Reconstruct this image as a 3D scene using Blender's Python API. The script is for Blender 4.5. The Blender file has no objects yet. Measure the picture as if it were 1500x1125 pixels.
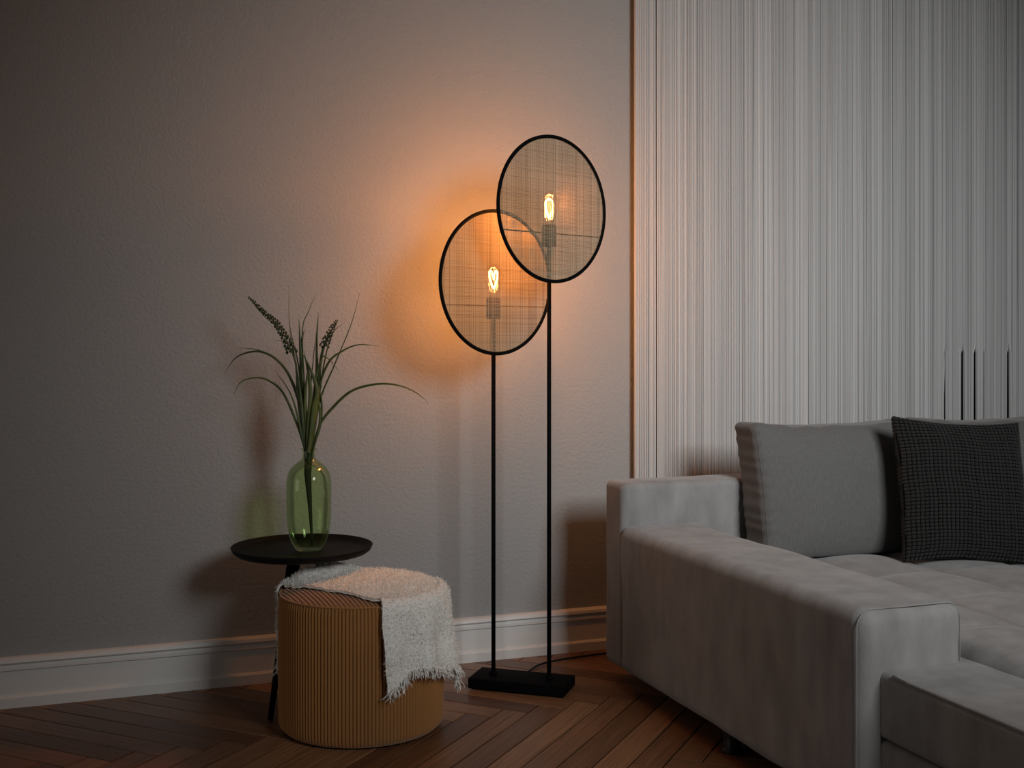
import bpy, math, random
from mathutils import Vector, noise
random.seed(7)
S = bpy.context.scene
C = S.collection
PI = math.pi

# ------------------------------------------------------------------ helpers
def link(name, verts, faces, mat=None, parent=None, smooth=True, uvs=None):
    me = bpy.data.meshes.new(name)
    me.from_pydata([tuple(v) for v in verts], [], faces)
    if uvs is not None:
        ul = me.uv_layers.new(name='UVMap')
        flat = []
        for p in me.polygons:
            for vi in p.vertices:
                flat.extend(uvs[vi])
        ul.data.foreach_set('uv', flat)
    if smooth:
        me.polygons.foreach_set('use_smooth', [True] * len(me.polygons))
    me.validate(); me.update()
    o = bpy.data.objects.new(name, me)
    C.objects.link(o)
    if mat: me.materials.append(mat)
    if parent: o.parent = parent
    return o

def tag(o, label=None, cat=None, group=None, kind=None):
    if label: o['label'] = label
    if cat: o['category'] = cat
    if group: o['group'] = group
    if kind: o['kind'] = kind
    return o

def empty(name, loc, rz=0.0):
    o = bpy.data.objects.new(name, None)
    o.empty_display_size = 0.05
    o.location = loc; o.rotation_euler = (0, 0, rz)
    C.objects.link(o)
    return o

class MB:
    def __init__(s): s.v = []; s.f = []; s.uv = []
    def box(s, x0, x1, y0, y1, z0, z1):
        n = len(s.v)
        s.v += [(x0,y0,z0),(x1,y0,z0),(x1,y1,z0),(x0,y1,z0),(x0,y0,z1),(x1,y0,z1),(x1,y1,z1),(x0,y1,z1)]
        s.f += [tuple(n+i for i in q) for q in ((0,3,2,1),(4,5,6,7),(0,1,5,4),(1,2,6,5),(2,3,7,6),(3,0,4,7))]
    def tube(s, pts, rad, n=8, cap=True):
        pts = [Vector(p) for p in pts]
        if not isinstance(rad, (list, tuple)): rad = [rad] * len(pts)
        base = len(s.v); m = len(pts)
        ref = None
        for i, p in enumerate(pts):
            t = (pts[min(i+1, m-1)] - pts[max(i-1, 0)])
            if t.length < 1e-9: t = Vector((0, 0, 1))
            t.normalize()
            if ref is None:
                ref = Vector((1, 0, 0)) if abs(t.x) < .9 else Vector((0, 1, 0))
            u = (ref - t * ref.dot(t)).normalized(); ref = u
            w = t.cross(u)
            for k in range(n):
                a = 2 * PI * k / n
                s.v.append(tuple(p + (u * math.cos(a) + w * math.sin(a)) * rad[i]))
        for i in range(m - 1):
            for k in range(n):
                k2 = (k + 1) % n
                s.f.append((base+i*n+k, base+i*n+k2, base+(i+1)*n+k2, base+(i+1)*n+k))
        if cap:
            s.f.append(tuple(base + k for k in reversed(range(n))))
            s.f.append(tuple(base + (m-1)*n + k for k in range(n)))
    def loop(s, pts, rad, n=8):
        pts = [Vector(p) for p in pts]; m = len(pts); base = len(s.v)
        c = sum(pts, Vector()) / m
        nrm = (pts[0]-c).cross(pts[m//4]-c).normalized()
        for i, p in enumerate(pts):
            t = (pts[(i+1) % m] - pts[i-1]).normalized()
            u = nrm; w = t.cross(u)
            for k in range(n):
                a = 2*PI*k/n
                s.v.append(tuple(p + (u*math.cos(a) + w*math.sin(a))*rad))
        for i in range(m):
            i2 = (i+1) % m
            for k in range(n):
                k2 = (k+1) % n
                s.f.append((base+i*n+k, base+i*n+k2, base+i2*n+k2, base+i2*n+k))
    def lathe(s, prof, n=48, center=(0, 0, 0)):
        base = len(s.v); m = len(prof)
        for r, z in prof:
            for k in range(n):
                a = 2*PI*k/n
                s.v.append((center[0]+r*math.cos(a), center[1]+r*math.sin(a), center[2]+z))
        for i in range(m-1):
            for k in range(n):
                k2 = (k+1) % n
                s.f.append((base+i*n+k, base+i*n+k2, base+(i+1)*n+k2, base+(i+1)*n+k))
    def build(s, name, mat, parent=None, smooth=True):
        return link(name, s.v, s.f, mat, parent, smooth)

def axis_samples(h, r, nm, nc):
    out = []
    if r > 1e-6:
        for i in range(nc):
            a = (PI/4) * i / nc
            out.append(-h + r - r * math.tan(PI/4 - a))
    lo, hi = -h + r, h - r
    for i in range(nm + 1): out.append(lo + (hi-lo)*i/nm)
    if r > 1e-6:
        for i in range(1, nc+1):
            out.append(h - r + r * math.tan((PI/4)*i/nc))
    return out

def rbox(x0, x1, y0, y1, z0, z1, r, nm=(8, 8, 8), nc=4, disp=None):
    """Box with rounded edges; disp(pos, normal) -> new pos."""
    h = ((x1-x0)/2, (y1-y0)/2, (z1-z0)/2); c = Vector(((x0+x1)/2, (y0+y1)/2, (z0+z1)/2))
    A = [axis_samples(h[i], r, nm[i], nc) for i in range(3)]
    V = []; F = []; key = {}
    def vert(p):
        k = tuple(round(q, 6) for q in p)
        if k in key: return key[k]
        inner = Vector([max(-(h[i]-r), min(h[i]-r, p[i])) for i in range(3)])
        d = Vector(p) - inner
        if d.length > 1e-9: d.normalize()
        pos = inner + d * r
        # smoothly varying normal for displacement
        pos = c + pos
        if disp: pos = disp(pos, d)
        key[k] = len(V); V.append(pos)
        return key[k]
    for ax in range(3):
        u, w = (ax+1) % 3, (ax+2) % 3
        for sgn in (-1, 1):
            for i in range(len(A[u])-1):
                for j in range(len(A[w])-1):
                    q = []
                    for (a, b) in ((i, j), (i+1, j), (i+1, j+1), (i, j+1)):
                        p = [0, 0, 0]; p[ax] = sgn*h[ax]; p[u] = A[u][a]; p[w] = A[w][b]
                        q.append(vert(p))
                    F.append(tuple(q) if sgn > 0 else tuple(reversed(q)))
    return V, F

def catmull(pts, n=10):
    P = [Vector(p) for p in pts]; P = [P[0]*2-P[1]] + P + [P[-1]*2-P[-2]]
    out = []
    for i in range(1, len(P)-2):
        for k in range(n):
            t = k/n; a, b, c, d = P[i-1], P[i], P[i+1], P[i+2]
            out.append(.5*((2*b)+(c-a)*t+(2*a-5*b+4*c-d)*t*t+(3*b-a-3*c+d)*t**3))
    out.append(P[-2]); return out

# ------------------------------------------------------------------ materials
def mat(name, col, rough=.6, metal=0., sheen=0., spec=.5):
    m = bpy.data.materials.new(name); m.use_nodes = True
    b = m.node_tree.nodes['Principled BSDF']
    b.inputs['Base Color'].default_value = (*col, 1)
    b.inputs['Roughness'].default_value = rough
    b.inputs['Metallic'].default_value = metal
    b.inputs['Specular IOR Level'].default_value = spec
    if sheen:
        b.inputs['Sheen Weight'].default_value = sheen
        b.inputs['Sheen Roughness'].default_value = .5
    return m

class NT:
    def __init__(s, m): s.t = m.node_tree; s.n = s.t.nodes; s.b = s.n.get('Principled BSDF')
    def new(s, ty, **kw):
        n = s.n.new(ty)
        for k, v in kw.items():
            if k in n.inputs: n.inputs[k].default_value = v
            else: setattr(n, k, v)
        return n
    def l(s, a, b): s.t.links.new(a, b)

def noise_color(m, c0, c1, scale, detail=4, stretch=(1, 1, 1), lo=.35, hi=.65, coord='Object'):
    k = NT(m); tc = k.new('ShaderNodeTexCoord'); mp = k.new('ShaderNodeMapping')
    mp.inputs['Scale'].default_value = stretch
    no = k.new('ShaderNodeTexNoise'); no.inputs['Scale'].default_value = scale; no.inputs['Detail'].default_value = detail
    cr = k.new('ShaderNodeValToRGB')
    cr.color_ramp.elements[0].position = lo; cr.color_ramp.elements[0].color = (*c0, 1)
    cr.color_ramp.elements[1].position = hi; cr.color_ramp.elements[1].color = (*c1, 1)
    k.l(tc.outputs[coord], mp.inputs[0]); k.l(mp.outputs[0], no.inputs[0]); k.l(no.outputs[0], cr.inputs[0])
    k.l(cr.outputs[0], k.b.inputs['Base Color'])
    return k, tc, cr

def noise_bump(m, scale, strength, dist, detail=3, stretch=(1, 1, 1), rough=.5):
    k = NT(m); tc = k.new('ShaderNodeTexCoord'); mp = k.new('ShaderNodeMapping')
    mp.inputs['Scale'].default_value = stretch
    no = k.new('ShaderNodeTexNoise'); no.inputs['Scale'].default_value = scale; no.inputs['Detail'].default_value = detail
    no.inputs['Roughness'].default_value = rough
    bp = k.new('ShaderNodeBump'); bp.inputs['Strength'].default_value = strength; bp.inputs['Distance'].default_value = dist
    k.l(tc.outputs['Object'], mp.inputs[0]); k.l(mp.outputs[0], no.inputs[0]); k.l(no.outputs[0], bp.inputs['Height'])
    k.l(bp.outputs[0], k.b.inputs['Normal'])
    return k, bp

def island_color(m, stops):
    k = NT(m); g = k.new('ShaderNodeNewGeometry'); cr = k.new('ShaderNodeValToRGB')
    el = cr.color_ramp.elements
    el[0].position, el[0].color = stops[0][0], (*stops[0][1], 1)
    el[1].position, el[1].color = stops[-1][0], (*stops[-1][1], 1)
    for p, c in stops[1:-1]:
        e = el.new(p); e.color = (*c, 1)
    k.l(g.outputs['Random Per Island'], cr.inputs[0])
    return k, cr

WALL = mat('wall_plaster', (.315, .318, .312), .85, spec=.25)
noise_bump(WALL, 95, .8, .004, 4, rough=.6)
WHITE = mat('white_paint', (.70, .685, .655), .45)
noise_bump(WHITE, 30, .15, .002)
CEIL = mat('ceiling_paint', (.6, .59, .57), .9)
BLACK = mat('black_metal', (.0035, .0035, .0035), .7, spec=.05)
BLACKT = mat('black_tray', (.006, .006, .006), .55, spec=.12)
noise_bump(BLACKT, 300, .1, .0005)
PLASTIC = mat('black_plastic', (.008, .008, .008), .45, spec=.3)
DARK = mat('niche_shade', (.05, .05, .05), .9)  # shade inside the niche, put into a dark base colour

# floor boards
FLOOR = mat('oak_parquet', (.15, .06, .025), .38)
k, cr = island_color(FLOOR, [(0, (.12, .05, .024)), (.35, (.19, .085, .038)), (.7, (.24, .11, .05)), (1, (.32, .16, .075))])
uv = k.new('ShaderNodeUVMap'); mp = k.new('ShaderNodeMapping'); mp.inputs['Scale'].default_value = (2.0, 55, 1)
no = k.new('ShaderNodeTexNoise'); no.inputs['Scale'].default_value = 2.2; no.inputs['Detail'].default_value = 6; no.inputs['Distortion'].default_value = .6
k.l(uv.outputs[0], mp.inputs[0]); k.l(mp.outputs[0], no.inputs[0])
mx = k.new('ShaderNodeMix', data_type='RGBA', blend_type='MULTIPLY'); mx.inputs[0].default_value = 1
gr = k.new('ShaderNodeValToRGB'); gr.color_ramp.elements[0].position = .3; gr.color_ramp.elements[0].color = (.6, .55, .5, 1)
gr.color_ramp.elements[1].position = .65; gr.color_ramp.elements[1].color = (1.1, 1.1, 1.1, 1)
k.l(no.outputs[0], gr.inputs[0]); k.l(cr.outputs[0], mx.inputs[6]); k.l(gr.outputs[0], mx.inputs[7]); k.l(mx.outputs[2], k.b.inputs['Base Color'])
bp = k.new('ShaderNodeBump'); bp.inputs['Strength'].default_value = .25; bp.inputs['Distance'].default_value = .001
k.l(no.outputs[0], bp.inputs['Height']); k.l(bp.outputs[0], k.b.inputs['Normal'])
GROOVE = mat('floor_joint', (.006, .004, .003), .9, spec=.1)

# sofa fabric
SOFA = mat('grey_velour', (.25, .24, .23), .95, sheen=.25, spec=.15)
noise_color(SOFA, (.24, .231, .223), (.35, .338, .327), 17, 7, (1, 1, .4), .3, .72)
noise_bump(SOFA, 260, .35, .002, 3)
CUSH = mat('grey_weave', (.25, .24, .235), .95, sheen=.2, spec=.15)
noise_color(CUSH, (.125, .122, .118), (.147, .143, .138), 260, 2, (1, 1, .2), .35, .65)
noise_bump(CUSH, 420, .35, .0015, 2, (1, 1, .4))
SEAM = mat('seam_thread', (.13, .125, .12), .9)
PILLOW = mat('anthracite_chenille', (.026, .0252, .0238), .95, sheen=.15, spec=.1)
PGROUND = mat('anthracite_ground', (.006, .006, .006), .95, spec=.1)
noise_bump(PILLOW, 500, .5, .001)

CORD = mat('cognac_corduroy', (.34, .150, .040), .85, sheen=.3, spec=.2)
noise_bump(CORD, 350, .3, .001)
THROW = mat('cream_wool', (.60, .56, .50), .95, sheen=.3, spec=.1)
noise_color(THROW, (.80, .765, .70), (.90, .87, .81), 130, 4, (1, 1, 1), .3, .65)
noise_bump(THROW, 220, .35, .003, 4)

# string curtain
STRING = mat('string_yarn', (.5, .5, .5), .8, spec=.2)
k, cr = island_color(STRING, [(0, (.47, .47, .465)), (.5, (.54, .54, .53)), (.85, (.60, .60, .59)), (1, (.69, .685, .675))])
k.l(cr.outputs[0], k.b.inputs['Base Color'])

# raffia
RAFFIA = mat('raffia', (.4, .3, .2), .8, spec=.2)
k, cr = island_color(RAFFIA, [(0, (.22, .16, .095)), (.5, (.31, .23, .142)), (1, (.41, .315, .205))])
tr = k.new('ShaderNodeBsdfTranslucent'); mxs = k.new('ShaderNodeMixShader'); mxs.inputs[0].default_value = .02
out = k.n['Material Output']
k.l(cr.outputs[0], k.b.inputs['Base Color']); k.l(cr.outputs[0], tr.inputs[0])
k.l(k.b.outputs[0], mxs.inputs[1]); k.l(tr.outputs[0], mxs.inputs[2]); k.l(mxs.outputs[0], out.inputs[0])

def thin_glass(name, col, refl=1.0):
    m = bpy.data.materials.new(name); m.use_nodes = True
    k = NT(m); k.n.remove(k.b)
    t = k.new('ShaderNodeBsdfTransparent'); t.inputs[0].default_value = (*col, 1)
    g = k.new('ShaderNodeBsdfGlossy'); g.inputs['Roughness'].default_value = .025
    f = k.new('ShaderNodeFresnel'); f.inputs[0].default_value = 1.45
    ml = k.new('ShaderNodeMath', operation='MULTIPLY'); ml.inputs[1].default_value = refl
    mx = k.new('ShaderNodeMixShader'); o = k.n['Material Output']
    k.l(f.outputs[0], ml.inputs[0]); k.l(ml.outputs[0], mx.inputs[0]); k.l(t.outputs[0], mx.inputs[1]); k.l(g.outputs[0], mx.inputs[2]); k.l(mx.outputs[0], o.inputs[0])
    return m
GLASS = thin_glass('green_glass', (.90, .975, .80), .45)
CLEAR = thin_glass('bulb_glass', (.99, .97, .93), .5)
FIL = bpy.data.materials.new('filament_glow'); FIL.use_nodes = True
k = NT(FIL); k.n.remove(k.b); e = k.new('ShaderNodeEmission'); e.inputs[0].default_value = (1, .62, .22, 1); e.inputs[1].default_value = 25
k.l(e.outputs[0], k.n['Material Output'].inputs[0])

LEAF = mat('leaf_green', (.06, .085, .02), .5)
k, tc, cr = noise_color(LEAF, (.030, .048, .008), (.115, .135, .028), 9, 3)
SEED = mat('seed_green', (.025, .045, .014), .45)
STEM = mat('stem_dark', (.012, .018, .008), .55)

# ------------------------------------------------------------------ setting
WY = 3.527
m = MB(); m.box(-2.6, 2.96, WY, WY+.45, 0, 2.8); m.box(2.96, 4.6, WY, WY+.45, 1.0, 2.8); m.box(4.2, 4.6, WY, WY+.45, 0, 1.0)
tag(m.build('wall_back', WALL, smooth=False), kind='structure')
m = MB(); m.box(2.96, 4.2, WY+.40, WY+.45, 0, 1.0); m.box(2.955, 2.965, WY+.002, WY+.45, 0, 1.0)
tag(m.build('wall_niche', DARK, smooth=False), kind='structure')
m = MB(); m.box(2.93, 4.23, WY-.035, WY+.42, .985, 1.012)
tag(m.build('trim_1', WHITE, smooth=False), kind='structure')
m = MB(); m.box(-2.6, 4.6, -1.5, 4.0, 2.8, 2.86)
tag(m.build('ceiling', CEIL, smooth=False), kind='structure')

# floor: herringbone boards over a dark underlay, one mesh
V = []; F = []; UV = []; MI = []
w = .0764; P = .495; y0 = 3.03
def board(cx, cy, ang, L):
    n = len(V); g = .0017; b = .0012
    ca, sa = math.cos(ang), math.sin(ang)
    r = random.random()*40
    for (a, h_, z) in ((-L/2+g, -w/2+g, 0), (L/2-g, -w/2+g, 0), (L/2-g, w/2-g, 0), (-L/2+g, w/2-g, 0)):
        pass
    ring = []
    for (ins, z) in ((g, -.002), (g+b, 0)):
        for (sa_, sb) in ((-1, -1), (1, -1), (1, 1), (-1, 1)):
            a = sa_*(L/2-ins); q = sb*(w/2-ins)
            V.append((cx+a*ca-q*sa, cy+a*sa+q*ca, z)); UV.append((a+r, q+r*.37))
    F.append((n+4, n+5, n+6, n+7))
    for i in range(4):
        j = (i+1) % 4
        F.append((n+i, n+j, n+4+j, n+4+i))
L = P*math.sqrt(2)
q2 = math.sqrt(.5)
E1 = Vector((q2, -q2, 0)); E2 = Vector((q2, q2, 0))
O0 = Vector((.212, 3.03, 0)) - E1*L - E2*w
for ti in range(-1, 6):
    for kk in range(-60, 80):
        for (a, b, ang) in ((kk*w + L/2, kk*w + w/2, -PI/4), (kk*w + w/2, (kk+1)*w + L/2, PI/4)):
            c = O0 + E1*(a + ti*L) + E2*(b - ti*L)
            if -3.1 < c.x < 5.1 and -1.9 < c.y < 4.0: board(c.x, c.y, ang, L)
n = len(V)
V += [(-2.6, -1.5, -.002), (4.6, -1.5, -.002), (4.6, 4.0, -.002), (-2.6, 4.0, -.002)]
UV += [(0, 0), (1, 0), (1, 1), (0, 1)]
nb = len(F); F.append((n, n+1, n+2, n+3))
fl = link('floor', V, F, FLOOR, smooth=False, uvs=UV)
fl.data.materials.append(GROOVE); fl.data.polygons[nb].material_index = 1
tag(fl, kind='structure')

# baseboard: profile swept along the wall
prof = [(.0, 0), (.026, 0), (.026, .028), (.022, .033), (.017, .034), (.017, .100), (.019, .102), (.022, .104), (.022, .112), (.017, .117),
        (.016, .119), (.021, .1205), (.025, .125), (.023, .134), (.014, .138), (0, .139)]
V = []; F = []
for x in (-2.6, 2.95):
    for (d, z) in prof: V.append((x, WY-d+.001, z))
n = len(prof)
for i in range(n-1): F.append((i, i+1, n+i+1, n+i))
F.append(tuple(range(n))); F.append(tuple(reversed(range(n, 2*n))))
o = link('baseboard_back', V, F, WHITE, smooth=False); tag(o, kind='structure')

# ------------------------------------------------------------------ string curtains
def strings(x0, x1, y, pitch, wmin, wmax, zt, zb, gaps=(), layers=2, seed=1, skip=.0):
    rnd = random.Random(seed); V = []; F = []
    for ly in range(layers):
        x = x0 + rnd.random()*pitch
        while x < x1:
            wd = rnd.uniform(wmin, wmax)
            xx = x
            x += pitch*rnd.uniform(.7, 1.3)
            if rnd.random() < skip: continue
            yy = y + ly*.0016 + rnd.uniform(-.0015, .0015)
            n = len(V); zs = ([zt, 1.9, 1.5, 1.2, 1.012, .995, .975, .6, zb] if gaps else [zt, 1.7, .9, zb]); rows_ = len(zs)-1; ph = rnd.uniform(0, 6.28); am = rnd.uniform(0, .0012); dx = rnd.gauss(0, .0008)
            for i in range(rows_+1):
                z = zs[i]; t = (zt-z)/(zt-zb)
                ox = am*math.sin(ph+t*5) + dx*t
                if gaps and z < 1.0:
                    for gx, gw in gaps:
                        e = xx+ox-gx
                        if abs(e) < gw*2.6: ox += math.copysign((gw*2.6-abs(e))*.52, e)*min(1, (1.0-z)/.03)
                for (a, b) in ((-wd/2, 0), (0, -wd*.35), (wd/2, 0), (0, wd*.35)):
                    V.append((xx+ox+a, yy+b, z))
            for i in range(rows_):
                for q in range(4):
                    F.append((n+i*4+q, n+i*4+(q+1) % 4, n+(i+1)*4+(q+1) % 4, n+(i+1)*4+q))
    return V, F
gaps = [(2.974, .0042), (3.056, .0065), (3.1126, .0065), (3.153, .004), (3.27, .0065), (3.40, .006)]
ct = empty('string_curtain', (2.65, 3.484, 0))
tag(ct, 'wide grey-white string curtain hanging behind the sofa', 'curtain', 'string curtains')
V, F = strings(1.787-2.65, 3.66-2.65, 0, .0034, .0022, .0038, 2.62, .02, [(g-2.65, w_) for g, w_ in gaps], 5, 3)
o = link('strings', V, F, STRING, ct, smooth=False); o['kind'] = 'stuff'
m = MB(); m.box(-.864, 1.02, -.012, .02, 2.615, 2.66); m.build('header_tape', STRING, ct, smooth=False)
cn = empty('string_curtain', (1.745, 3.488, 0))
tag(cn, 'narrow string curtain strip at left edge, set back beside the lamp wall', 'curtain', 'string curtains')
V, F = strings(-.038, .036, 0, .0040, .0022, .0045, 2.62, .02, (), 5, 9)
o = link('strings', V, F, STRING, cn, smooth=False); o['kind'] = 'stuff'
m = MB(); m.box(-.04, .038, -.012, .02, 2.615, 2.66); m.build('header_tape', STRING, cn, smooth=False)

# ------------------------------------------------------------------ floor lamp
lamp = empty('floor_lamp', (1.193, 3.194, 0))
tag(lamp, 'black twin floor lamp with two round woven raffia shades, both bulbs lit', 'floor lamp')
LO = Vector((1.193, 3.194, 0))
ang = math.radians(-37.6); ca, sa = math.cos(ang), math.sin(ang)
V, F = rbox(-.146, .146, -.063, .063, .004, .034, .003, (2, 2, 2), 2)
V = [(v.x*ca - v.y*sa, v.x*sa + v.y*ca, v.z) for v in V]
o = link('base', V, F, BLACK, lamp)
def shade(cx, cy, polez, cz, th, off, fil):
    """pole, socket, bulb and woven disc of one side of the lamp (lamp-local coordinates)"""
    p = Vector((cx, cy, 0)) - LO
    d = Vector((math.cos(th), math.sin(th), 0)); nrm = Vector((math.sin(th), -math.cos(th), 0))
    m = MB(); m.tube([p+Vector((0, 0, .032)), p+Vector((0, 0, polez))], .0063, 14)
    m.lathe([(0, .034), (.012, .034), (.012, .042), (.0063, .044)], 16, (p.x, p.y, 0))
    m.build('pole', BLACK, lamp)
    m = MB()
    m.lathe([(0, 0), (.019, 0), (.0215, .002), (.0215, .056), (.018, .060), (.0185, .062), (.0135, .062), (.013, .05), (0, .05)], 24, (p.x, p.y, polez-.004))
    so = m.build('socket', BLACK, lamp)
    sz = polez + .056
    # rim, woven panel, crossbar
    dc = p + nrm*off - d*.015 + Vector((0, 0, cz))
    R = .209
    m = MB(); m.loop([dc + (d*math.cos(a) + Vector((0, 0, 1))*math.sin(a))*R for a in [2*PI*i/96 for i in range(96)]], .0055, 10)
    rim = m.build('shade_rim', BLACK, lamp)
    V = []; F = []; rnd = random.Random(int(cz*1000))
    def thread(x, ch, wd, z, vertical, ns=9):
        n = len(V); t = .00012
        for q in range(ns+1):
            b = -ch + 2*ch*q/ns; a = x + rnd.gauss(0, .00022); h = wd/2*rnd.uniform(.85, 1.15)
            for (e, s) in ((-h, -t), (h, -t), (h, t), (-h, t)):
                aa, bb = (a+e, b) if vertical else (b, a+e)
                V.append(dc + d*aa + Vector((0, 0, bb)) + nrm*(z+s))
        for q in range(ns):
            for c in range(4):
                F.append((n+q*4+c, n+q*4+(c+1) % 4, n+q*4+4+(c+1) % 4, n+q*4+4+c))
    for vertical in (True, False):
        x = -R + .003
        while x < R-.002:
            ch = math.sqrt(max(0, R*R - x*x))
            wd = rnd.choice((.0016, .0018, .0019, .0020, .0021)) * (1.4 if rnd.random() < .1 else 1)
            thread(x, ch, wd, .0002 if vertical else -.0002, vertical)
            x += rnd.choice((.0039, .0041, .0042, .0043, .0046))
    link('woven_panel', V, F, RAFFIA, rim, smooth=False)
    m = MB(); zb = polez + .032
    hb = math.sqrt(max(0, R*R - (zb-cz)**2))
    q0 = p + nrm*off*.8 - d*.015 + Vector((0, 0, zb))
    m.tube([q0 - d*hb*.985, q0 + d*hb*.985], .0021, 8)
    m.tube([p + Vector((0, 0, zb)), p + nrm*off*.8 + Vector((0, 0, zb))], .004, 8)
    m.build('crossbar', BLACK, lamp)
    # bulb
    m = MB()
    pr = [(.0128, 0), (.0135, .012), (.015, .022), (.021, .036), (.027, .05), (.030, .066), (.0285, .082), (.022, .096), (.012, .104), (0, .107)]
    pr2 = [tuple(v) for v in catmull([(a, 0, b) for a, b in pr], 4)]
    m.lathe([(v[0], v[2]) for v in pr2], 28, (p.x, p.y, sz-.006))
    bulb = m.build('bulb', CLEAR, lamp)
    m = MB()
    if fil == 'ring':
        pts = []
        for i in range(41):
            a = 2*PI*i/40*1.0 - PI/2
            pts.append(p + d*(.0135*math.cos(a)) + nrm*(.004*math.sin(a*2)) + Vector((0, 0, sz+.051 + .027*math.sin(a))))
        m.tube(pts, .0030, 8)
    else:
        pts = []
        sh = [(0, .026), (-.010, .045), (-.0165, .068), (-.012, .080), (-.005, .074), (0, .055), (.004, .074), (.011, .080), (.0165, .068), (.010, .045), (.002, .026)]
        for v in catmull([(a, 0, b) for a, b in sh], 6):
            pts.append(p + d*v.x + Vector((0, 0, sz + v.z + .002)))
        m.tube(pts, .0026, 8)
    m.build('filament', FIL, bulb)
    ld = bpy.data.lights.new('bulb_light', 'POINT'); ld.energy = LAMP_W; ld.color = (1, .345, .075); ld.shadow_soft_size = .022
    lo = bpy.data.objects.new('bulb_light', ld); lo.location = LO + p + Vector((0, 0, sz+.055)); C.objects.link(lo)

LAMP_W = 8.5
TH = math.radians(21)
shade(1.123, 3.246, 1.091, 1.193, TH, .034, 'heart')
shade(1.260, 3.145, 1.301, 1.402, TH, .034, 'ring')
# cable
m = MB()
pts = [(1.245, 3.30, .006), (1.281, 3.345, .006), (1.33, 3.39, .006), (1.40, 3.415, .006), (1.50, 3.43, .006), (1.62, 3.44, .006), (1.75, 3.45, .006)]
m.tube([Vector(v) - LO for v in catmull(pts, 8)], .0035, 8)
m.build('power_cord', PLASTIC, lamp)

# ------------------------------------------------------------------ side table
TC = Vector((.557, 3.243, 0)); TR = .194
tb = empty('side_table', TC)
tag(tb, 'small round black metal tray-top side table holding the green vase', 'side table')
m = MB()
m.lathe([(0, .437), (.10, .437), (TR-.022, .437), (TR-.010, .440), (TR-.002, .450), (TR+.0005, .4515), (TR+.0015, .450), (TR-.004, .438), (TR-.014, .4305), (TR-.03, .429), (0, .429)], 96)
m.build('tray_top', BLACKT, tb)
for a in (222, 342, 102):
    a = math.radians(a); m = MB()
    m.tube([(.042*math.cos(a), .042*math.sin(a), .431), (.137*math.cos(a), .137*math.sin(a), .002)], [.0135, .0075], 16)
    m.build('leg', BLACK, tb)

# ------------------------------------------------------------------ vase
VC = Vector((.574, 3.237, .4375))
va = empty('vase', VC)
tag(va, 'green glass bottle vase standing on the black side table', 'vase')
pr = [(.001, .002), (.030, .001), (.036, .002), (.043, .012), (.051, .030), (.058, .056), (.0615, .095), (.0625, .14), (.0625, .185), (.059, .210), (.050, .228), (.037, .241), (.024, .250), (.0182, .258), (.0172, .270), (.0175, .278), (.0225, .280), (.0225, .283), (.0175, .2845)]
outer = [(v[0], v[2]) for v in catmull([(a, 0, b) for a, b in pr], 4)]
inn = [(.0150, .283), (.0150, .262), (.0165, .256), (.0225, .248), (.035, .239), (.048, .226), (.057, .208), (.0602, .185), (.0603, .14), (.0593, .095), (.0557, .056), (.0488, .032), (.040, .016), (.030, .010), (.001, .009)]
inner = [(v[0], v[2]) for v in catmull([(a, 0, b) for a, b in inn], 4)]
m = MB(); m.lathe(outer + inner, 64); m.build('glass_body', GLASS, va)

# ------------------------------------------------------------------ artificial grass plant
PC = Vector((.574, 3.237, .72))
plant = empty('artificial_grass_plant', (PC.x, PC.y, .45))
tag(plant, 'tall green artificial grass with arching blades and seed spikes in the glass vase', 'plant')
Rv = Vector((math.cos(math.radians(-20)), math.sin(math.radians(-20)), 0)); Fv = Vector((-Rv.y, Rv.x, 0))
SC = 3.235/1698/2.556
def pp(x, y, dep=0.0):      # sketch coordinates of the bouquet (mouth of the vase = 365, 648) to plant-local metres
    return Rv*((x-365)*SC) + Fv*dep + Vector((0, 0, .72 - .45 + (648-y)*SC))
LV = []; LF = []
def blade(pts, wpx, d0=0., d1=0., tip=.05):
    P = [Vector((a, b, 0)) for a, b in pts]; cv = catmull(P, 9); m_ = len(cv); n = len(LV)
    for i, c in enumerate(cv):
        t = i/(m_-1)
        wd = wpx*SC*(min(1, .55+t*2.0) if t < .3 else 1)*(max(0, 1-((t-.3)/.7))**.7 if t > .3 else 1)
        wd = max(wd, .0009)
        dep = d0 + (d1-d0)*t
        nx = cv[min(i+1, m_-1)] - cv[max(i-1, 0)]
        nn = Vector((nx.y, -nx.x, 0)); nn = nn.normalized() if nn.length > 0 else Vector((1, 0, 0))
        c3 = pp(c.x, c.y, dep)
        side = (Rv*nn.x - Vector((0, 0, nn.y)))
        fold = Fv*(-wd*.22)
        tw = Fv*(wd*.3*math.sin(t*3+d0*90))
        LV.extend([c3 + side*wd/2 + tw, c3 + fold, c3 - side*wd/2 - tw])
        LV.extend([c3 + side*wd/2 + tw + Fv*.0005, c3 + fold + Fv*.0007, c3 - side*wd/2 - tw + Fv*.0005])
    for i in range(m_-1):
        a = n+i*6; b = a+6
        LF.extend([(a, a+1, b+1, b), (a+1, a+2, b+2, b+1), (a+3, b+3, b+4, a+4), (a+4, b+4, b+5, a+5), (a, b, b+3, a+3), (a+2, a+5, b+5, b+2)])
blade([(352, 660), (325, 560), (275, 440), (225, 393), (180, 380), (125, 395), (97, 445)], 11, .0, -.05)
blade([(356, 660), (330, 500), (290, 380), (240, 315), (180, 285), (120, 290), (75, 315), (40, 368)], 11, .01, .03)
blade([(358, 660), (325, 470), (285, 370), (230, 310), (160, 278), (85, 270)], 8, .0, .06)
blade([(354, 660), (310, 460), (245, 350)], 8, -.01, -.03)
blade([(360, 660), (340, 400), (328, 155)], 22, 0, .0)
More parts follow.
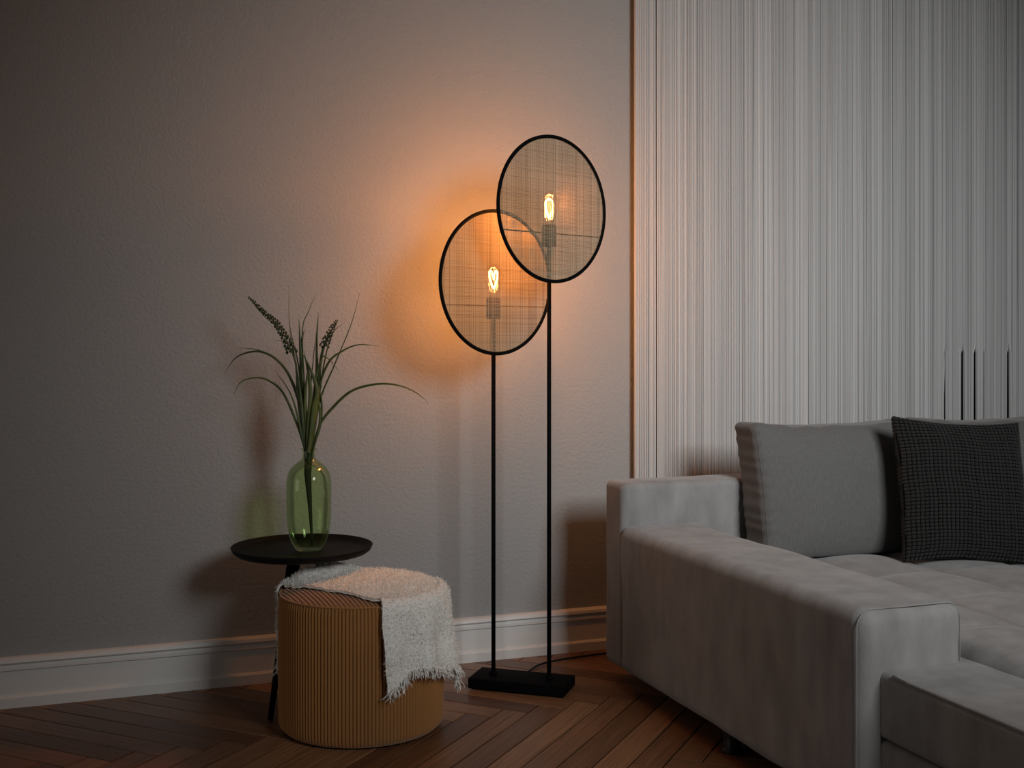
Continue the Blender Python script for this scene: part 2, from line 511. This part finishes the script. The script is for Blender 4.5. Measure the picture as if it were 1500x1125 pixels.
blade([(356, 660), (333, 420), (335, 250), (345, 200)], 16, .01, .02)
blade([(370, 660), (392, 400), (392, 240), (397, 138)], 15, 0, .02)
blade([(365, 660), (375, 430), (352, 280)], 20, -.015, -.02)
blade([(375, 660), (405, 470), (460, 330), (520, 180), (550, 65)], 7, 0, .03)
blade([(380, 660), (392, 470), (440, 330), (500, 280), (560, 258), (632, 263)], 10, 0, -.05)
blade([(380, 660), (407, 560), (460, 490), (530, 430), (620, 405), (700, 408), (770, 435), (818, 475)], 11, 0, -.04)
blade([(355, 660), (325, 350), (290, 190), (285, 38)], 6, .01, .02)
blade([(360, 660), (345, 380), (338, 200), (360, 130), (386, 64)], 6, 0, .03)
blade([(362, 660), (366, 450), (375, 330), (384, 220)], 7, .01, .03)
blade([(370, 660), (392, 500), (402, 430), (378, 350), (346, 285)], 20, -.02, -.03)
blade([(378, 660), (388, 420), (415, 312), (440, 308), (482, 353)], 8, 0, -.03)
blade([(376, 660), (395, 470), (412, 300), (440, 220), (470, 172)], 15, .0, .01)
blade([(376, 660), (398, 480), (420, 320), (450, 215), (492, 175)], 7, .01, .03)
blade([(352, 660), (330, 400), (300, 275), (270, 245), (236, 240)], 6, 0, -.02)
blade([(372, 660), (405, 560), (412, 470), (395, 380)], 13, .01, .0)
blade([(350, 660), (322, 470), (312, 330), (285, 200)], 12, .015, .02)
blade([(365, 660), (355, 480), (362, 380), (368, 340)], 13, -.01, -.02)
blade([(368, 660), (380, 540), (388, 430), (396, 320)], 13, .0, .01)
blade([(362, 665), (345, 540), (338, 460), (322, 330)], 15, -.01, -.01)
blade([(380, 665), (408, 545), (402, 440), (412, 370)], 9, -.005, -.01)
link('grass_blades', LV, LF, LEAF, plant)
def spike(pts, t0, dep, k0, seed):
    rnd = random.Random(seed); cv = catmull([Vector((a, b, 0)) for a, b in pts], 14)
    P3 = [pp(c.x, c.y, dep) for c in cv]
    m = MB(); m.tube(P3, [.0022*(1-.7*i/len(P3)) for i in range(len(P3))], 6)
    i0 = int(len(P3)*t0)
    for i in range(i0, len(P3)):
        t = (i-i0)/(len(P3)-i0)
        if i % 2: continue
        for q in range(4):
            a = PI/2*q + i*.39; r = .0125*(1-.8*t) + .001
            c = P3[i] + Rv*math.cos(a)*r + Fv*math.sin(a)*r + Vector((0, 0, rnd.uniform(-.002, .004)))
            s = .0042*(1-.5*t)*k0
            m.lathe([(0, -s*1.3), (s*.7, -s*.9), (s, 0), (s*.7, s*.9), (0, s*1.3)], 6, c)
    m.build('seed_spike', SEED, plant)
spike([(352, 655), (335, 450), (322, 345), (300, 275), (255, 190), (200, 138), (148, 86)], .48, -.012, 1.0, 1)
spike([(378, 655), (396, 450), (408, 350), (425, 265), (448, 210), (470, 172)], .58, -.008, .75, 2)
m = MB()
m.tube([Vector((0, 0, .29)), Vector((.0, .0, .26)), Vector((-.003, 0, .20)), Vector((.004, 0, .10)), Vector((.008, .0, .03)), Vector((.009, 0, -.001))], [.0125, .0125, .010, .0055, .0035, .003], 12)
m.build('stem', STEM, plant)

# ------------------------------------------------------------------ ottoman
OC = Vector((.681, 3.044, 0)); OR = .2185
ot = empty('ottoman', OC)
tag(ot, 'round cognac-brown corduroy ottoman pouf under the cream throw', 'ottoman')
NR = 146; SEG = 10
prof = [(OR-.012, .006, 0), (OR-.003, .014, .6), (OR, .026, 1), (OR+.0005, .12, 1), (OR+.0005, .24, 1), (OR, .34, 1), (OR-.003, .354, 1), (OR-.0045, .358, .8)]
V = []; F = []
for (r, z, am) in prof:
    for kx in range(NR*SEG):
        a = 2*PI*kx/(NR*SEG)
        c = abs(math.sin(a*NR/2))
        V.append(((r - .0062*am*(1-c**.55))*math.cos(a), (r - .0062*am*(1-c**.55))*math.sin(a), z))
N = NR*SEG
for i in range(len(prof)-1):
    for kx in range(N):
        k2 = (kx+1) % N
        F.append((i*N+kx, i*N+k2, (i+1)*N+k2, (i+1)*N+kx))
link('side_cover', V, F, CORD, ot)
# top pad with straight ribs
da = math.radians(-84); px_, py_ = -math.sin(da), math.cos(da)
V = []; F = []
nr, na = 120, 340
radii = [(OR-.0035)*math.sqrt((i+1)/nr) for i in range(nr)]
def topz(r):
    e = (OR-.0035) - r
    z = .358 + .020*(1-(r/OR)**2.5)
    if e < .014: z -= .006*(1-e/.014)**2
    return z
def ribz(x, y, r):
    c = abs(math.sin((x*px_+y*py_)*PI/.0104))
    return -.0075*(1-c**.5)*min(1, (OR-r)/.01+.3)
V.append((0, 0, topz(0)))
for r in radii:
    for kx in range(na*4):
        a = 2*PI*kx/(na*4); x, y = r*math.cos(a), r*math.sin(a)
        V.append((x, y, topz(r)+ribz(x, y, r)))
na4 = na*4
for kx in range(na4): F.append((0, 1+kx, 1+(kx+1) % na4))
for i in range(nr-1):
    for kx in range(na4):
        k2 = (kx+1) % na4
        F.append((1+i*na4+kx, 1+i*na4+k2, 1+(i+1)*na4+k2, 1+(i+1)*na4+kx))
link('top_pad', V, F, CORD, ot)
m = MB(); m.loop([((OR-.004)*math.cos(a), (OR-.004)*math.sin(a), .3565) for a in [2*PI*i/120 for i in range(120)]], .0022, 6); m.build('piping', CORD, ot)
m = MB(); m.lathe([(0, .007), (OR-.02, .007), (OR-.02, 0), (0, 0)], 48); m.build('underside', PLASTIC, ot)

# ------------------------------------------------------------------ throw
th = empty('throw_blanket', (OC.x, OC.y, .36))
tag(th, 'cream fringed wool throw draped over the brown corduroy ottoman', 'throw blanket')
aa = math.radians(-61.5); A = Vector((math.cos(aa), math.sin(aa), 0)); B = Vector((-A.y, A.x, 0))
RO = OR + .004; RR = .026
def nz(x, y, z, s): return noise.noise(Vector((x*s, y*s, z*s)))
def throw_pt(a, b):
    ae = math.sqrt(max(RO*RO - b*b, .0004)); sg = 1 if a >= 0 else -1
    t = abs(a) - ae
    e = (A*(sg*ae) + B*b); e = e / max(e.length, 1e-6)
    th_ = .010
    if t < -RR:
        p = A*a + B*b; r = p.length
        z = topz(min(r, OR-.0036)) + th_ - .36
        z += .004*nz(p.x, p.y, 0, 22) + .003*nz(p.x+3, p.y, 0, 60)
        # one soft fold near the back and one across
        z += (.026 + .006*nz(b, 0, 2, 30))*math.exp(-((a+.135+.15*abs(b))/.042)**2)*max(0, min(1, (b+.12)/.05))*max(0, min(1, (.11-b)/.06))
        p.z = z
        return p
    arc = RR*PI/2
    s = t + RR
    zt = topz(OR-.03) + th_ - .36 + .003*nz(b*1., a, 0, 40)
    if s < arc:
        q = s/RR
        base = e*(RO - RR + .008)
        p = base + e*(RR*math.sin(q)); p.z = zt - RR*(1-math.cos(q))
        p.z += .004*nz(p.x, p.y, 0, 22)*(1-s/arc)
        return p
    drop = s - arc
    g = min(1, drop/.12)
    fo = .010*math.sin(b*62+1.0)*g + .008*nz(b*1.0, drop, 1, 16)*g
    p = e*(RO + .010 + drop*.055 + fo)
    p += B*(drop*.09*(1 if b > 0 else .55))
    p.z = zt - RR - drop
    return p
b0, b1 = -.140, .196
nbb, naa = 130, 210
a0, a1 = -.40, .405
V = []; F = []; G = {}
def hem(b):   # free length beyond the rim differs a little across the width
    return a1 - .006 + .008*(1-(b-b0)/(b1-b0)) + .008*math.sin(b*30)
for i in range(nbb+1):
    b = b0 + (b1-b0)*i/nbb
    for j in range(naa+1):
        u = j/naa
        aa_ = a0 + (hem(b)-a0)*u
        sh = max(0, min(1, (aa_+.15)/.34)); sh = .034*sh*sh*(3-2*sh)
        bb_ = b + sh*(1-(b-b0)/(b1-b0)) + .004*nz(aa_, 0, 4, 14)*(1 if i < 8 or i > nbb-8 else 0)
        V.append(throw_pt(aa_, bb_))
for i in range(nbb):
    for j in range(naa):
        q = i*(naa+1)+j
        F.append((q, q+naa+1, q+naa+2, q+1))
n0 = len(V)
# thickness
NRM = [Vector() for _ in V]
for f in F:
    v = [V[q] for q in f]; nn = (v[2]-v[0]).cross(v[3]-v[1])
    for q in f: NRM[q] += nn
NRM = [(-q if False else q).normalized() if q.length > 0 else Vector((0, 0, 1)) for q in NRM]
cen = Vector((0, 0, -.15))
if sum(1 for i in range(0, n0, 97) if NRM[i].dot(V[i]-cen) > 0) < n0/97/2:
    NRM = [-q for q in NRM]
rnd = random.Random(4)
TOPV = [V[i] + NRM[i]*(.0022*noise.noise(V[i]*170) + .0018*noise.noise(V[i]*420)) for i in range(n0)]
BOT = [V[i] - NRM[i]*.006 for i in range(n0)]
VV = TOPV + BOT
FF = list(F) + [tuple(n0+q for q in reversed(f)) for f in F]
edge = [i*(naa+1) for i in range(nbb+1)] + [nbb*(naa+1)+j for j in range(1, naa+1)] + [i*(naa+1)+naa for i in range(nbb-1, -1, -1)] + [j for j in range(naa-1, 0, -1)]
for i in range(len(edge)):
    p, q = edge[i], edge[(i+1) % len(edge)]
    FF.append((p, q, n0+q, n0+p))
# short woolly loops standing off the surface
def fibre(p, nn, ln, wd):
    n = len(VV)
    r = Vector((rnd.gauss(0, 1), rnd.gauss(0, 1), rnd.gauss(0, 1)))
    side = nn.cross(r)
    if side.length < 1e-4: return
    side.normalize(); bend = Vector((rnd.gauss(0, .6), rnd.gauss(0, .6), rnd.gauss(0, .6)))
    m1 = p + (nn + bend*.4)*ln*.6; m2 = p + (nn*.7 + bend).normalized()*ln
    VV.extend([p+side*wd, p-side*wd, m1-side*wd*.8, m1+side*wd*.8, m2])
    FF.extend([(n, n+1, n+2, n+3), (n+3, n+2, n+4)])
for _ in range(24000):
    i = rnd.randrange(n0); p = V[i]
    fibre(p + Vector((rnd.uniform(-1, 1), rnd.uniform(-1, 1), rnd.uniform(-1, 1)))*.002, NRM[i], rnd.uniform(.004, .009), .0005)
for i in edge:
    for _ in range(3):
        out = (NRM[i] + Vector((rnd.gauss(0, 1), rnd.gauss(0, 1), rnd.gauss(0, 1)))*.8).normalized()
        fibre(V[i]-NRM[i]*.003, out, rnd.uniform(.003, .006), .0005)
link('wool_cloth', VV, FF, THROW, th)
# fringe along both hems
m = MB()
for side_j, sgn in ((naa, 1), (0, -1)):
    for i in range(0, nbb*3):
        fi = i/3; i0 = int(fi); fr = fi-i0
        p0 = V[i0*(naa+1)+side_j]; p1 = V[min(i0+1, nbb)*(naa+1)+side_j]
        p = p0.lerp(p1, fr) + NRM[i0*(naa+1)+side_j]*rnd.uniform(-.006, .004)
        ln = rnd.uniform(.018, .040)
        pts = [p + Vector((0, 0, .008))]
        dr = Vector((rnd.gauss(0, .35), rnd.gauss(0, .35), -1)); 
        for s in range(5):
            dr = (dr + Vector((rnd.gauss(0, .45), rnd.gauss(0, .45), -.15))).normalized()
            pts.append(pts[-1] + dr*ln/5)
        m.tube(pts, [.0012, .0013, .0012, .0011, .0010, .0006], 4, True)
fr_ = m.build('fringe', THROW, th); fr_['kind'] = 'stuff'

# ------------------------------------------------------------------ sofa
sofa = empty('sofa', (1.45, 1.9, 0))
SO = Vector((1.45, 1.9, 0))
tag(sofa, 'grey velour corner sofa with low broad arm and tufted seat', 'sofa')
def part(name, V, F, mt, parent=sofa, off=SO):
    return link(name, [Vector(v)-off for v in V], F, mt, parent)
def soft(amp, s, sx=1.0):
    def d(p, n):
        return p + n*(amp*noise.noise(Vector((p.x*s, p.y*s, p.z*s*sx))) + amp*.4*noise.noise(Vector((p.x*s*3, p.y*s*3, p.z*s*3))))
    return d
# arm
V, F = rbox(1.458, 1.724, 1.955, 3.095, .05, .478, .034, (10, 30, 12), 5, soft(.005, 4))
part('armrest', V, F, SOFA)
def rrect(x0, x1, z0, z1, r, y, n=8):
    pts = []
    for (cx, cz, s) in ((x1-r, z1-r, 0), (x0+r, z1-r, 90), (x0+r, z0+r, 180), (x1-r, z0+r, 270)):
        for i in range(n+1):
            a = math.radians(s+90*i/n); pts.append(Vector((cx+r*math.cos(a), y, cz+r*math.sin(a))))
    return pts
m = MB(); m.loop([v-SO for v in rrect(1.459, 1.718, .06, .474, .036, 1.968)], .0015, 6); m.build('arm_seam', SOFA, sofa)
# backrest
V, F = rbox(1.468, 4.0, 3.085, 3.215, .05, .602, .022, (40, 4, 10), 5, soft(.004, 5))
part('backrest', V, F, SOFA)
# base under arm & seat: two upholstered tiers, running forward past the arm
V, F = rbox(1.507, 4.0, .55, 3.08, .212, .350, .016, (30, 40, 3), 4, soft(.003, 4))
part('seat_base', V, F, SOFA)
V, F = rbox(1.510, 4.0, .56, 3.08, .055, .209, .012, (6, 8, 3), 3)
part('storage_base', V, F, SOFA)
m = MB(); m.tube([Vector((1.5115, y, .3475))-SO for y in [.57+.05*i for i in range(28)]], .0042, 8); m.build('base_piping', SOFA, sofa)
# tufted mattress seat
def seat_disp(x, y):
    u = (x-2.0)/.262; v = (y-2.10)/.28
    cx = abs(math.sin(PI*u)); cy = abs(math.sin(PI*v))
    h = .026*(cx**.42)*(.35+.65*cy**.45)
    return h
V = []; F = []
xs = [1.74+.0065*i for i in range(280)]; ys = [.6+.0125*i for i in range(198)]
nx_, ny_ = len(xs), len(ys)
for x in xs:
    for y in ys:
        e = min(x-1.74, 10); edge_r = .03
        z = .362 + seat_disp(x, y) + .003*noise.noise(Vector((x*5, y*5, 0)))
        if e < edge_r: z -= .018*(1-e/edge_r)**2
        V.append((x, y, z))
for i in range(nx_-1):
    for j in range(ny_-1):
        q = i*ny_+j; F.append((q, q+ny_, q+ny_+1, q+1))
nb_ = len(V)
for j in range(ny_): V.append((1.738, ys[j], .335))
for j in range(ny_-1): F.append((j+1, nb_+j+1, nb_+j, j))
part('seat_cushion', V, F, SOFA)
# feet
for (x, y) in ((1.50, 2.52), (1.66, 2.98), (3.2, 3.0), (1.60, .70)):
    m = MB(); m.lathe([(0, .06), (.024, .06), (.024, .05), (.02, .01), (.026, .006), (.026, 0), (0, 0)], 20, Vector((x, y, 0))-SO)
    m.build('foot', PLASTIC, sofa)

# back cushions
def back_cushion(x0, x1, label, seed):
    root = empty('back_cushion', (x0, 3.0, .376))
    tag(root, label, 'cushion', 'sofa back cushions')
    off = Vector((x0, 3.0, .376))
    W, H, D = x1-x0, .40, .125
    def d(p, n):
        # local: x 0..W, y 0..D (front at 0), z 0..H
        u = p.x/W*2-1; v = p.z/H*2-1
        m_ = max(0, 1-abs(u)**3.2)*max(0, 1-abs(v)**3.2)
        y = p.y
        f = 1-p.y/D
        y -= .045*m_*f
        z = p.z
        sag = .016*(1-u*u)*max(0, v)
        z -= sag
        ed = max(0, abs(u)-.72)/.28; et = max(0, v-.6)/.4
        wr = .0016*math.sin(z*170+3*noise.noise(Vector((p.x*9, seed, z*18))))*ed*(1 if abs(n.y) > .5 else .9)
        wr += .010*noise.noise(Vector((p.x*16-z*20, seed, z*6)))*et*f
        wr += .003*noise.noise(Vector((p.x*9, seed+3, z*9)))
        q = Vector((p.x, y, z)) + Vector((n.x, n.y, n.z))*wr
        q.x += .0*v
        # lean back
        q.y += (q.z)*.19 - .085
        q.x += .012*(1-abs(v))*(-u)*.6
        return q
    V, F = rbox(0, W, 0, D, 0, H, .022, (64, 10, 52), 4, d)
    link('cushion_body', V, F, CUSH, root)
    m = MB(); pts = []
    def edge_pt(x, z, n): return d(Vector((x, .006, z)), n)
    e = .004
    for i in range(61): pts.append(edge_pt(e+.004, e+.012+(H-2*e-.024)*i/60, Vector((-.7, -.7, 0))))
    for i in range(61): pts.append(edge_pt(e+.012+(W-2*e-.024)*i/60, H-e-.004, Vector((0, -.7, .7))))
    for i in range(61): pts.append(edge_pt(W-e-.004, H-e-.012-(H-2*e-.024)*i/60, Vector((.7, -.7, 0))))
    m.tube(pts, .0018, 6); m.build('seam_piping', SEAM, root)
back_cushion(1.852, 2.44, 'grey back cushion nearest the sofa arm, left of the dark pillow', 1.0)
back_cushion(2.475, 3.06, 'grey back cushion cut by the right picture edge, behind the dark pillow', 7.0)

# dark throw pillow, waffle chenille
pil = empty('throw_pillow', (2.41, 2.72, .40))
tag(pil, 'square anthracite waffle-textured throw pillow leaning on the grey back cushions', 'pillow')
NP = 320; HS = .222
V = []; F = []; cells = 40
def pil_pt(u, v, s):
    # u, v in -1..1
    k_ = (1-abs(u)**2.6)*(1-abs(v)**2.6)
    pin = 1 - .055*(1-v*v)*abs(u)**2 ; pin2 = 1 - .075*(1-u*u)*abs(v)**2
    x = u*HS*.89*pin; z = v*HS*.965*pin2
    t = .010 + .062*max(0, k_)**.55
    gx = abs(math.sin(PI*(u*.5+.5)*32+.4*math.sin(v*9))); gz = abs(math.sin(PI*(v*.5+.5)*cells+.5*math.sin(u*5)))
    t += .0092*(min(1, gz*1.5)**.8)*(.35+.65*min(1, gx*1.7)) - .007
    t += .006*noise.noise(Vector((u*2.2, v*2.2, s*2)))
    return Vector((x, -t*s, z+HS*.965))
for s in (1, -1):
    for i in range(NP+1):
        for j in range(NP+1):
            V.append(pil_pt(i/NP*2-1, j/NP*2-1, s))
n1 = (NP+1)**2
for i in range(NP):
    for j in range(NP):
        q = i*(NP+1)+j
        F.append((q, q+NP+1, q+NP+2, q+1)); F.append((n1+q, n1+q+1, n1+q+NP+2, n1+q+NP+1))
bd = [i*(NP+1) for i in range(NP)] + [NP*(NP+1)+j for j in range(NP)] + [i*(NP+1)+NP for i in range(NP, 0, -1)] + [j for j in range(NP, 0, -1)]
for i in range(len(bd)):
    p, q = bd[i], bd[(i+1) % len(bd)]
    F.append((p, n1+p, n1+q, q))
o = link('pillow_cover', V, F, PILLOW, pil)
o.data.materials.append(PGROUND)          # black ground cloth between the chenille tufts
for p in o.data.polygons[:2*NP*NP]:
    q = p.index//2; u = (q//NP+.5)/NP*2-1; v = (q % NP+.5)/NP*2-1
    if abs(math.sin(PI*(u*.5+.5)*32+.4*math.sin(v*9))) < .30 or abs(math.sin(PI*(v*.5+.5)*cells+.5*math.sin(u*5))) < .42: p.material_index = 1
pil.location = (2.39, 2.70, .375)
pil.rotation_euler = (math.radians(-17), math.radians(3), math.radians(-14))

# ------------------------------------------------------------------ light
ld = bpy.data.lights.new('softbox', 'AREA'); ld.shape = 'SQUARE'; ld.size = .95; ld.energy = 13.3; ld.color = (.96, .985, 1); ld.spread = math.radians(67)
lo = bpy.data.objects.new('softbox', ld); lo.location = (1.8, -.3, 2.05); C.objects.link(lo)
tgt = Vector((1.9, 3.35, 1.02)); lo.rotation_euler = (tgt-Vector(lo.location)).to_track_quat('-Z', 'Y').to_euler()
ld = bpy.data.lights.new('side_fill', 'AREA'); ld.shape = 'RECTANGLE'; ld.size = 1.2; ld.size_y = 1.0; ld.energy = 3.0; ld.color = (1, .93, .86); ld.spread = math.radians(120)  # added fill light from the left, brightens the outer side of the sofa arm
lo = bpy.data.objects.new('side_fill', ld); lo.location = (-2.5, 2.1, .75); C.objects.link(lo)
lo.rotation_euler = (Vector((1.4, 2.3, .35))-Vector(lo.location)).to_track_quat('-Z', 'Y').to_euler()
wd = bpy.data.worlds.new('World'); S.world = wd; wd.use_nodes = True
wd.node_tree.nodes['Background'].inputs[0].default_value = (.80, .92, 1, 1)
wd.node_tree.nodes['Background'].inputs[1].default_value = .025

# ------------------------------------------------------------------ camera
cd = bpy.data.cameras.new('camera'); cd.sensor_width = 36; cd.sensor_fit = 'HORIZONTAL'; cd.lens = 1698/1500*36
cd.shift_y = -62.5/1500; cd.clip_start = .05
co = bpy.data.objects.new('camera', cd); co.location = (0, 0, 1.02); co.rotation_euler = (math.radians(90), 0, math.radians(-20)); C.objects.link(co)
S.camera = co
S.view_settings.view_transform = 'Standard'; S.view_settings.look = 'None'; S.view_settings.gamma = 1; S.view_settings.use_curve_mapping = False
S.view_settings.exposure = 0.0
